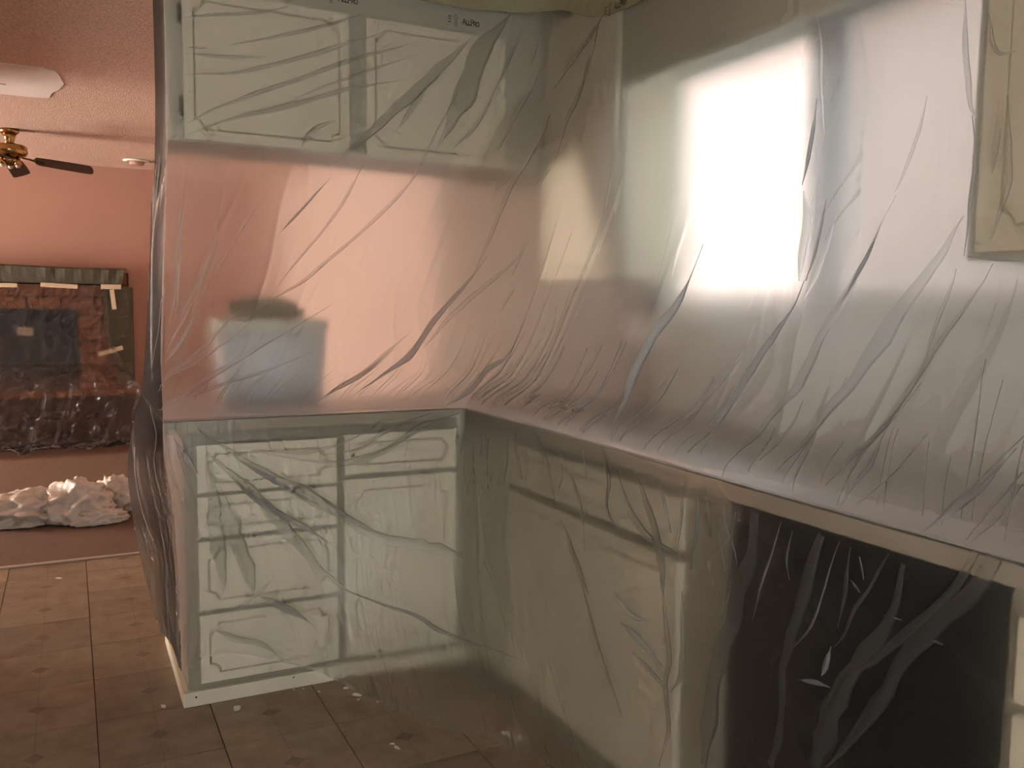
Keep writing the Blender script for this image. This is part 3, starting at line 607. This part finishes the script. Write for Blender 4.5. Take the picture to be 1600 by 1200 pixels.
def pchip(x, Y, xq):
    """monotone cubic along axis 0"""
    h = np.diff(x); sh = (-1,) + (1,)*(Y.ndim-1); dl = np.diff(Y, axis=0)/h.reshape(sh)
    m = np.zeros_like(Y); a, b = dl[:-1], dl[1:]; ok = a*b > 0
    w1, w2 = (2*h[1:]+h[:-1]).reshape(sh), (h[1:]+2*h[:-1]).reshape(sh)
    with np.errstate(all='ignore'): m[1:-1] = np.where(ok, (w1+w2)/(w1/np.where(ok, a, 1)+w2/np.where(ok, b, 1)), 0)
    m[0], m[-1] = dl[0], dl[-1]
    i = np.clip(np.searchsorted(x, xq, side='right')-1, 0, len(x)-2); hh = h[i].reshape(sh); t = ((xq-x[i])/h[i]).reshape(sh)
    return ((1+2*t)*(1-t)**2)*Y[i] + t*(1-t)**2*hh*m[i] + t*t*(3-2*t)*Y[i+1] + t*t*(t-1)*hh*m[i+1]
def film_grid(us, vs):
    A = pchip(SK, RIBS, us)                        # (nu,10,3)
    return pchip(TK, A.transpose(1, 0, 2), vs).transpose(1, 0, 2)      # (nu,nv,3)
def noise2(u, v, seed):
    """smooth value noise on a lattice"""
    g = np.random.default_rng(seed).random((257, 257)); iu, iv = np.floor(u).astype(int), np.floor(v).astype(int)
    fu, fv = u-iu, v-iv; fu, fv = fu*fu*(3-2*fu), fv*fv*(3-2*fv); iu, iv = iu % 256, iv % 256
    return (g[iu, iv]*(1-fu)+g[iu+1, iv]*fu)*(1-fv) + (g[iu, iv+1]*(1-fu)+g[iu+1, iv+1]*fu)*fv
def film_normals(P):
    du, dv = np.gradient(P, axis=0), np.gradient(P, axis=1); n = np.cross(dv, du); n /= np.linalg.norm(n, axis=2, keepdims=True)+1e-9
    return n
def film_relief(u, v):
    """lift of the sheet off its smooth shape: long pleats running down the sheet, small crinkles near the counter edge and below"""
    a = 1-np.abs(2*noise2(u*38+noise2(u*9, v*5, 3)*3, v*2.2, 1)-1); b = 1-np.abs(2*noise2(u*120+noise2(u*20, v*9, 5)*5, v*4, 2)-1)
    c = 1-np.abs(2*noise2(u*150+noise2(u*30, v*30, 8)*3, v*70, 4)-1); mask = np.clip((noise2(u*17, v*13, 6)-.5)*4, 0, 1)
    edge = np.clip((np.abs(v-.600)-.022)/.06, 0, 1)
    free = np.clip((v-.20)/.12, 0, 1)*edge
    low = np.clip((v-.62)/.1, 0, 1)
    return (.0008*edge+.0050*free*(1-.6*low))*a**5 + (.0004*edge+.0022*free)*b**5*(.2+.8*mask) + .0022*c**5*mask*(.1+low)*edge
#FILM-END
NU, NV = 760, 420
us, vs = np.linspace(0, 1, NU), np.linspace(0, 1, NV)
P = film_grid(us, vs); nrm = film_normals(P)
side = np.sign(np.sum(nrm*(np.array([-1.2, -2.8, 1.4])-P), axis=2, keepdims=True)); nrm = nrm*side
U, V_ = np.meshgrid(us, vs, indexing='ij')
Pd = P + nrm*film_relief(U, V_)[..., None]
Pd[..., 2] = np.maximum(Pd[..., 2], .006)
over = (V_ < .59) & (Pd[..., 2] < 1.0); Pd[..., 2] = np.where(over, np.maximum(Pd[..., 2], .9155), Pd[..., 2])
def grid_mesh(name, P, m, parent, uv=None, skip=None):
    nu, nv = P.shape[:2]; idx = np.arange(nu*nv).reshape(nu, nv)
    q = np.stack([idx[:-1, :-1], idx[1:, :-1], idx[1:, 1:], idx[:-1, 1:]], -1).reshape(-1, 4)
    if skip is not None: q = q[~skip[:-1, :-1].reshape(-1)]
    me = bpy.data.meshes.new(name); me.vertices.add(nu*nv); me.vertices.foreach_set('co', P.reshape(-1).astype(np.float32))
    me.loops.add(q.size); me.loops.foreach_set('vertex_index', q.reshape(-1).astype(np.int32))
    me.polygons.add(len(q)); me.polygons.foreach_set('loop_start', (np.arange(len(q))*4).astype(np.int32))
    me.update(calc_edges=True); me.polygons.foreach_set('use_smooth', np.ones(len(q), bool))
    if uv is not None:
        ul = me.uv_layers.new(name='UVMap'); ul.data.foreach_set('uv', uv.reshape(-1, 2)[q.reshape(-1)].astype(np.float32).reshape(-1))
    me.materials.append(m); o = bpy.data.objects.new(name, me); C.objects.link(o); return adopt(o, parent)
o = grid_mesh('plastic_sheet', PF, M['film'], None, np.stack([uu*2.2, vv*1.8], -1)); tag(o, 'crinkled clear plastic hung over the fireplace and pooled on the carpet', 'plastic sheet')
sheet = thing('plastic_sheet', (-.2, .1, .92), 'clear plastic masking sheet draped from the wall cabinets over counter and base cabinets', 'plastic sheet')
grid_mesh('film', Pd, M['film'], sheet, np.stack([U*4.2, V_*2.6], -1))
# yellow tape that holds the top hem
top = film_grid(us[24::6], np.array([0., .003])); tt = top.copy(); tt[:, 0, 2] += .045; tt[:, 1, 2] -= .004
tn = np.sign(np.sum(nrm[24::6, :1]*1, axis=2, keepdims=True)) ; tt += nrm[24::6, :1]*.003
grid_mesh('tape_strip', tt, M['ytape'], sheet)
# pleats: places where the sheet lies folded on itself, given as (u, v, width in 0.1 mm) along the sheet; white ones carry painted highlights
#FOLDS-BEGIN
FOLDS = [
 ('f', [1073,742,102,1445,559,106,1623,425,108]),
 ('f', [1334,992,84,1656,767,101,1968,475,118,2112,309,135]),
 ('f', [1089,1093,82,1217,1068,83]),
 ('f', [1089,1168,103,1312,1143,147,1556,1076,64]),
 ('f', [1095,1401,82,1367,1326,116,1695,1093,152,2040,751,134,2262,550,113]),
 ('f', [1123,1968,104,1267,1802,125,1734,1359,152,2068,984,145,2524,609,139]),
 ('f', [1128,2102,83,1434,1860,127,1784,1635,174,2129,1334,168,2485,1143,161]),
 ('f', [1757,1593,87,2112,1176,90,2551,776,92]),
 ('f', [1973,2127,198,2007,1885,177,2129,1743,89]),
 ('f', [3029,442,332,2796,917,366,2646,1234,399,2479,1676,375,2335,2077,289,2223,2360,178]),
 ('f', [2468,2127,114,2451,2652,101,2379,3186,88,2296,3545,76,2168,4128,64]),
 ('f', [3029,1068,142,2979,1610,114,2941,2327,97,2785,2869,108,2529,3520,117,2379,3895,127,2173,4162,109,1946,4512,83]),
 ('f', [2607,1818,92,2685,1418,186,2740,1134,93]),
 ('f', [3530,50,482,3224,500,730,3091,1051,761,3063,1593,639,3035,2002,423]),
 ('d', [3419,1034,72,3302,1701,119,3207,1927,71]),
 ('d', [3680,259,72,3552,684,121,3424,1051,72]),
 ('d', [3852,475,71,3808,751,119]),
 ('d', [3919,851,47,3747,1635,94,3735,1952,93]),
 ('f', [4169,1501,273,4097,2018,247,4013,2527,225,4013,3211,203,3991,3653,180]),
 ('d', [4074,3386,112,3991,3653,153,3680,4354,199,3580,4762,251,3430,5154,228,3374,5496,171]),
 ('f', [4541,3178,175,4402,3470,176,3841,4279,181,3663,4712,180]),
 ('f', [3313,4829,111,3230,5213,108,3107,5630,104]),
 ('f', [3474,4487,112,3346,4729,111,3235,5038,109,3135,5455,105]),
 ('d', [4847,4395,65,4780,4804,181,4580,5054,245,4608,5421,222,4358,5905,88]),
 ('f', [5147,5088,107,5136,5746,107]),
 ('f', [5536,4412,102,5553,5071,102,5709,5538,99]),
 ('f', [5976,4312,77,5964,4737,76]),
 ('d', [6159,4237,56,6176,4779,111,6187,5163,164,6187,5671,108]),
 ('w', [6465,5271,69,6470,5763,137]),
 ('w', [6670,3069,52,6637,3386,87,6587,3720,350,6481,4128,425,6431,4604,389,6509,5071,208,6765,5771,65]),
 ('w', [7499,3528,44,7476,3736,118,7404,4045,252,7326,4504,269,7304,4987,223,7410,5638,85]),
 ('f', [7287,1151,47,7332,1468,105,7349,1668,101,7404,1985,69,7449,2210,45]),
 ('w', [7349,1843,62,7354,2127,123,7343,2585,123]),
 ('f', [7360,2644,275,7415,2902,271,7437,3269,269,7460,3528,266]),
 ('w', [7521,2752,59,7521,3286,88,7510,3536,59]),
 ('f', [7604,2919,145,7576,3228,184,7554,3478,174,7521,3786,116]),
 ('f', [7954,2819,69,7888,3111,105,7838,3428,151,7754,3812,199,7676,4153,248,7660,4520,270,7571,4971,228,7588,5847,81]),
 ('w', [7888,3111,42,7838,3428,97,7754,3812,56]),
 ('f', [8093,1927,68,8043,2302,68,7949,2786,69]),
 ('f', [8327,3203,235,8205,3645,322,8038,4128,350,7988,4479,319,7899,4829,238,7843,5638,76]),
 ('f', [8305,3753,79,8282,4145,78,8310,4487,76]),
 ('f', [8460,3720,63,8432,3887,76,8371,4145,153,8327,4354,179,8277,4762,150,8199,5446,83,8182,5822,46]),
 ('d', [8243,5421,35,8199,5813,80]),
 ('d', [8277,4912,37,8277,5263,71,8205,5688,69]),
 ('f', [8449,4921,47,8377,5346,46,8255,5788,45]),
 ('w', [8722,4929,64,8666,5313,166,8610,5538,205,8521,5838,51]),
 ('f', [8727,4837,43,8649,5279,42,8544,5771,41]),
 ('d', [8760,5113,83,8699,5546,59,8655,5822,39]),
 ('f', [8772,5221,51,8733,5555,49,8671,5830,49]),
 ('f', [7132,4595,78,7048,5346,140,7048,5763,77]),
 ('f', [7132,4837,77,7132,5438,76]),
 ('f', [7721,4687,82,7727,5530,79]),
 ('f', [7910,5046,78,7971,5813,73]),
 ('f', [7248,4304,76,7154,4771,77,7110,5129,77]),
 ('f', [8338,4570,75,8227,5063,148,8110,5646,71]),
 ('d', [895,4262,60,684,4887,81,422,5430,64]),
 ('f', [1117,2861,165,1095,3545,164,1151,4512,161]),
 ('f', [1479,3386,167,1440,3686,166,1190,4629,161]),
 ('d', [1429,4254,61,1278,4746,100,978,5221,59]),
 ('f', [1946,4245,126,1618,4762,122,828,5513,116]),
 ('f', [2084,4404,105,1823,4754,102,650,5580,99]),
 ('f', [2685,4145,132,2385,4562,159,1984,5038,183,1445,5530,146,650,5780,119]),
 ('f', [3391,4679,89,3191,5296,150,3102,5696,83]),
 ('f', [2740,4746,86,2335,5154,123,1301,5721,58]),
 ('f', [1145,2460,62,1123,3228,103,1117,4003,108,1028,4762,80]),
 ('f', [1484,2702,63,1479,3470,118,1334,4245,122,984,5104,79]),
 ('f', [1868,2644,65,1651,3486,105,1440,4178,62]),
 ('d', [2285,2460,45,2107,3094,87,2029,3336,43]),
 ('w', [1323,6138,77,1584,6405,175,1751,6681,156]),
 ('f', [1879,6038,78,2296,6380,174,2618,6814,300,2846,7106,387,3091,7440,375,3580,7890,211]),
 ('f', [1957,6322,117,2351,6939,280,2551,7681,450,2690,8324,331,2902,8582,166]),
 ('d', [2196,6664,59,2379,7148,161,2601,7481,184,2941,7965,125]),
 ('d', [2324,6447,60,2629,6889,122,2946,7339,83]),
 ('f', [1979,6305,157,1829,7189,395,1501,8148,439,1412,8741,160]),
 ('f', [2034,6906,198,1940,7832,521,1857,8449,486,1812,8807,163]),
 ('f', [2412,6305,99,2835,6530,102,3230,6656,104,3702,6497,107,4141,6205,109,4553,5963,111]),
 ('f', [2563,6372,80,2985,6472,82,3319,6355,84,3719,5988,86]),
 ('f', [3079,6739,104,3291,6714,136,3735,6505,172,4063,6197,174,4669,5930,178]),
 ('f', [3113,6514,104,3391,6497,105,3763,6197,107,4252,5947,110]),
 ('f', [2979,7189,207,3424,7832,379,4319,8082,340,5164,8198,166]),
 ('d', [2702,8449,62,2890,8632,90,3630,8899,111,3941,8991,124,4263,9108,123,4958,9191,99,5659,9166,57]),
 ('f', [1356,9450,161,1673,9700,217,1768,9700,205,1934,9908,125]),
 ('f', [2146,8449,163,1851,8724,142,1523,9091,61]),
 ('d', [1862,8741,122,2190,8957,247,2401,9183,104]),
 ('d', [378,5872,86,595,6180,80,523,6656,83,623,7131,80]),
 ('d', [117,6772,94,178,7498,91,217,7898,90,300,8257,88]),
 ('f', [5720,6038,59,5814,6672,58]),
 ('f', [5942,5922,189,6103,6305,184,6198,6922,181]),
 ('f', [6242,7031,144,6381,7431,229,6520,7865,137]),
 ('f', [6220,6080,108,6387,6405,140,6487,6814,138,6504,7314,103]),
 ('d', [6498,5988,51,6543,6339,85]),
 ('f', [6693,5905,165,6770,6280,163,6748,6597,164,6870,6906,160]),
 ('d', [6770,6305,49,6748,6597,82,6870,6906,96]),
 ('f', [6848,6113,128,6954,6530,230,7148,6814,251,7304,6839,204]),
 ('f', [6987,6055,156,7087,6347,244,7171,6831,330,7182,7106,314,7176,7448,300]),
 ('w', [7171,6080,105,7221,6239,148,7271,6622,73]),
 ('f', [7354,6097,114,7354,6272,115,7304,6806,116]),
 ('d', [7454,6080,56,7454,6322,98,7387,6956,57]),
 ('f', [7510,6122,110,7532,6514,110]),
 ('f', [6442,7690,139,6565,8407,191,6670,8824,187,6759,9066,129]),
 ('w', [6776,7665,65,6937,7832,158,7076,7790,92]),
 ('w', [6826,7998,129,6982,8082,219,7154,8224,90]),
 ('f', [7176,7181,180,7187,7623,179,7204,8065,178,7165,8449,180,7165,8774,179,7043,9283,182]),
 ('f', [7315,7256,145,7282,8165,262,7204,8449,148]),
 ('f', [6926,8257,126,7093,8382,122,7187,8465,119]),
 ('F', [7788,6097,205,7765,6489,314,7688,6864,431,7588,7431,501,7493,7948,507,7426,8465,453,7365,8974,339]),
 ('d', [7932,6105,37,7888,6380,54,7793,6839,60,7727,7206,52]),
 ('F', [8127,6113,163,8077,6405,251,8016,6764,268,7916,7223,237,7860,7556,186,7843,7857,176,7815,8148,212,7738,8549,307]),
 ('d', [8210,6113,34,8116,6631,51,8027,6997,56,7904,7339,50]),
 ('F', [8405,6097,43,8321,6447,61,8249,6664,79,8166,6972,63,8121,7089,47]),
 ('F', [8460,6138,84,8421,6472,139,8344,6764,240,8199,7181,340,8099,7548,426,8016,7965,506,7954,8290,552]),
 ('F', [8688,5905,116,8655,6113,148,8516,6530,186,8399,6789,171,8199,7231,158]),
 ('F', [8738,5905,247,8705,6122,299,8505,6647,331,8399,6939,309,8255,7456,251,8093,7973,173,7993,8257,119]),
 ('w', [7927,7573,37,8010,7506,96,8077,7481,35]),
 ('w', [8105,7106,47,8043,7415,213]),
 ('d', [7610,6097,40,7621,6272,76,7660,6514,75,7676,6689,40]),
 ('d', [7582,6397,41,7599,6822,81]),
 ('f', [8288,1268,130,8293,1551,130,8316,1868,130,8338,2068,143,8371,2177,154]),
 ('d', [8344,2127,52,8366,2494,71,8355,2927,91,8344,3470,72,8338,3636,52]),
 ('d', [8344,3636,52,8466,3678,63,8560,3711,73]),
 ('f', [8394,1410,102,8410,1593,101,8449,1718,100,8505,1726,99]),
 ('f', [8482,2027,100,8499,2811,116,8471,3236,151,8449,3486,203]),
 ('f', [8449,2168,151,8438,2736,152]),
 ('f', [4986,8,130,4580,500,202,4125,1151,138]),
 ('f', [4880,167,110,4536,1309,223,4447,1576,223,4486,2068,88]),
 ('d', [4441,2202,66,4308,2510,133]),
 ('F', [7682,6155,66,7649,6505,93,7610,6856,99,7549,7306,82]),
 ('d', [7988,6163,36,7954,6489,74,7960,6631,37]),
 ('d', [8293,6197,33,8305,6380,66]),
 ('d', [8249,6422,34,8282,6505,56]),
 ('d', [8360,6622,33,8432,6606,53]),
 ('d', [8521,6672,31,8566,6672,51]),
 ('f', [8255,6138,45,8221,6522,91,8155,6897,46]),
]
#FOLDS-END
def sample(A, u, v):
    x, y = np.clip(u*(NU-1), 0, NU-1.001), np.clip(v*(NV-1), 0, NV-1.001); i, j = x.astype(int), y.astype(int); fx, fy = (x-i)[:, None], (y-j)[:, None]
    return (A[i, j]*(1-fx)+A[i+1, j]*fx)*(1-fy) + (A[i, j+1]*(1-fx)+A[i+1, j+1]*fx)*fy
def pleat(typ, L, k):
    q = np.array(L, float).reshape(-1, 3); u, v, w = q[:, 0]*1e-4, q[:, 1]*1e-4, q[:, 2]*1e-4
    seg = np.r_[0, np.cumsum(np.hypot(np.diff(u)*4.2, np.diff(v)*2.6)+1e-4)]; n = int(np.clip(seg[-1]/.012, 10, 90)); t = np.linspace(0, seg[-1], n)
    cols = np.stack([u, v, w], 1); cc = pchip(seg, cols, t); u, v, w = cc[:, 0], cc[:, 1], cc[:, 2]
    r = np.random.default_rng(100+k); w = w*(1+.22*np.interp(np.arange(n), np.arange(0, n+6, 6), r.uniform(-1, 1, len(np.arange(0, n+6, 6)))))
    e = np.minimum(np.arange(n), np.arange(n)[::-1])/max(2, n*.30); w = np.maximum(w*np.clip(e, .03, 1)**.85, .0006) if typ.islower() else np.maximum(w*np.clip(np.arange(n)[::-1]/(n*.12), .5, 1), .0006)
    p, nn = sample(Pd, u, v), sample(nrm, u, v); nn /= np.linalg.norm(nn, axis=1, keepdims=True)
    tg = np.gradient(p, axis=0); tg /= np.linalg.norm(tg, axis=1, keepdims=True)+1e-9; lat = np.cross(nn, tg); lat /= np.linalg.norm(lat, axis=1, keepdims=True)+1e-9
    jit = np.interp(np.arange(n), np.arange(0, n+4, 4), r.uniform(-1, 1, len(np.arange(0, n+4, 4))))[:, None]*.12
    hgt = np.minimum(.0012+.05*w, .004)[:, None]; lean = .25*(1 if k % 2 else -1)
    sec = [(-.5, .0025), (-.28, None, .55), (lean*.6, None, 1.0), (.30, None, .5), (.5, .0025), (.25, .0030), (-.25, .0030)]
    ring = []
    for s_ in sec:
        h_ = np.full((n, 1), s_[1]) if len(s_) == 2 else .003 + hgt*s_[2]
        ring.append(p + lat*(s_[0]+jit)*w[:, None] + nn*h_)
    R_ = np.stack(ring + [ring[0]], 1); R_[..., 2] = np.maximum(R_[..., 2], .007)
    uvv = np.stack([np.repeat(u[:, None]*4.2, R_.shape[1], 1)+np.linspace(0, .05, R_.shape[1]), np.repeat(v[:, None]*2.6, R_.shape[1], 1)], -1)
    grid_mesh('fold', R_, {'f': M['fold'], 'd': M['dense'], 'w': M['white_fold']}[typ.lower()], sheet, uvv)
for k, (typ, L) in enumerate(FOLDS): pleat(typ, L, k)
# short gathers where the sheet is pulled tight over the counter edge, above it and below it
rc = np.random.default_rng(23)
for k in range(110):
    u0 = .10+.78*rc.random(); ab = rc.random() < .68; ln = (.05+.10*rc.random())*(1 if u0 > .4 else .6)
    if ab: v1 = .575-.012*rc.random(); q = [(u0+.004*rc.normal(), v1-ln), (u0, v1-ln*.4), (u0+.001, v1)]
    else: v1 = .614+.012*rc.random(); ln = .02+.05*rc.random(); q = [(u0, v1), (u0+.001*rc.normal(), v1+ln*.5), (u0+.003*rc.normal(), v1+ln)]
    if not ab and u0 > .64: continue
    wd = (1.2+3.2*rc.random()**2)*10
    pleat('d' if rc.random() < .6 else 'f', [x for (a, b), m_ in zip(q, (.5, 1, .6)) for x in (a*1e4, b*1e4, wd*m_)], 500+k)

# print on the masking film: letters cut as strokes
STROKES = {'A': [[(0, 0), (.38, 1), (.76, 0)], [(.14, .36), (.62, .36)]], 'L': [[(.08, 1), (.08, 0), (.58, 0), (.60, .18)]], 'P': [[(.08, 0), (.08, 1), (.42, 1), (.58, .88), (.58, .62), (.42, .5), (.08, .5)]],
           'R': [[(.08, 0), (.08, 1), (.42, 1), (.58, .88), (.58, .64), (.42, .52), (.08, .52)], [(.34, .52), (.70, 0)]], 'O': [[(.40+.36*math.cos(a), .5+.5*math.sin(a)) for a in np.linspace(0, 2*PI, 19)]]}
def strokes_mesh(name, polys, wd, org, du, dv, m, parent):
    V, F = [], []; dn = du.cross(dv).normalized()
    for P2 in polys:
        for a, b in zip(P2[:-1], P2[1:]):
            A_, B_ = org+du*a[0]+dv*a[1], org+du*b[0]+dv*b[1]; t = (B_-A_).normalized(); n_ = t.cross(dn)*wd/2; t = t*wd*.35; i = len(V)
            V += [A_-t-n_, B_+t-n_, B_+t+n_, A_-t+n_]; F.append((i, i+1, i+2, i+3))
    return obj(name, V, F, m, parent)
def print_mark(org, du, dv, parent):
    """small stacked bars, an outlined arrow, then the film maker's name in small capitals"""
    h = .020; x = .075; sy = Vector(dv)*h
    strokes_mesh('printed_bars', [[(-.0, .0), (.010, .0)], [(.0, .010), (.010, .010)], [(.0, .019), (.012, .019)]], .0028, org, du, dv, M['ink'], parent)
    ar = [(.026, -.012), (.026, .018), (.021, .018), (.030, .030), (.039, .018), (.034, .018), (.034, -.012), (.026, -.012)]
    strokes_mesh('printed_arrow', [ar, [(.030, -.006), (.030, .016)]], .0012, org, du, dv, M['ink'], parent)
    x = .056; polys = []
    for ch, sz in (('A', 1), ('L', .78), ('L', .78), ('P', 1), ('R', .78), ('O', .78)):
        for P2 in STROKES[ch]: polys.append([(x+a*h*.92*sz, b*h*sz-.002) for a, b in P2])
        x += {'A': .80, 'L': .66, 'P': .66, 'R': .74, 'O': .84}[ch]*h*.92*sz
    strokes_mesh('printed_name', polys, .0024, org, du, dv, M['ink'], parent)
print_mark(Vector((.045, .266, 2.300)), Vector((1, 0, 0)), Vector((0, 0, 1)), sheet)
print_mark(Vector((.416, -0.209, 2.250)), Vector((0, -1, 0)), Vector((0, 0, 1)), sheet)
print_mark(Vector((-.42, .266, 2.306)), Vector((1, 0, 0)), Vector((0, 0, 1)), sheet)
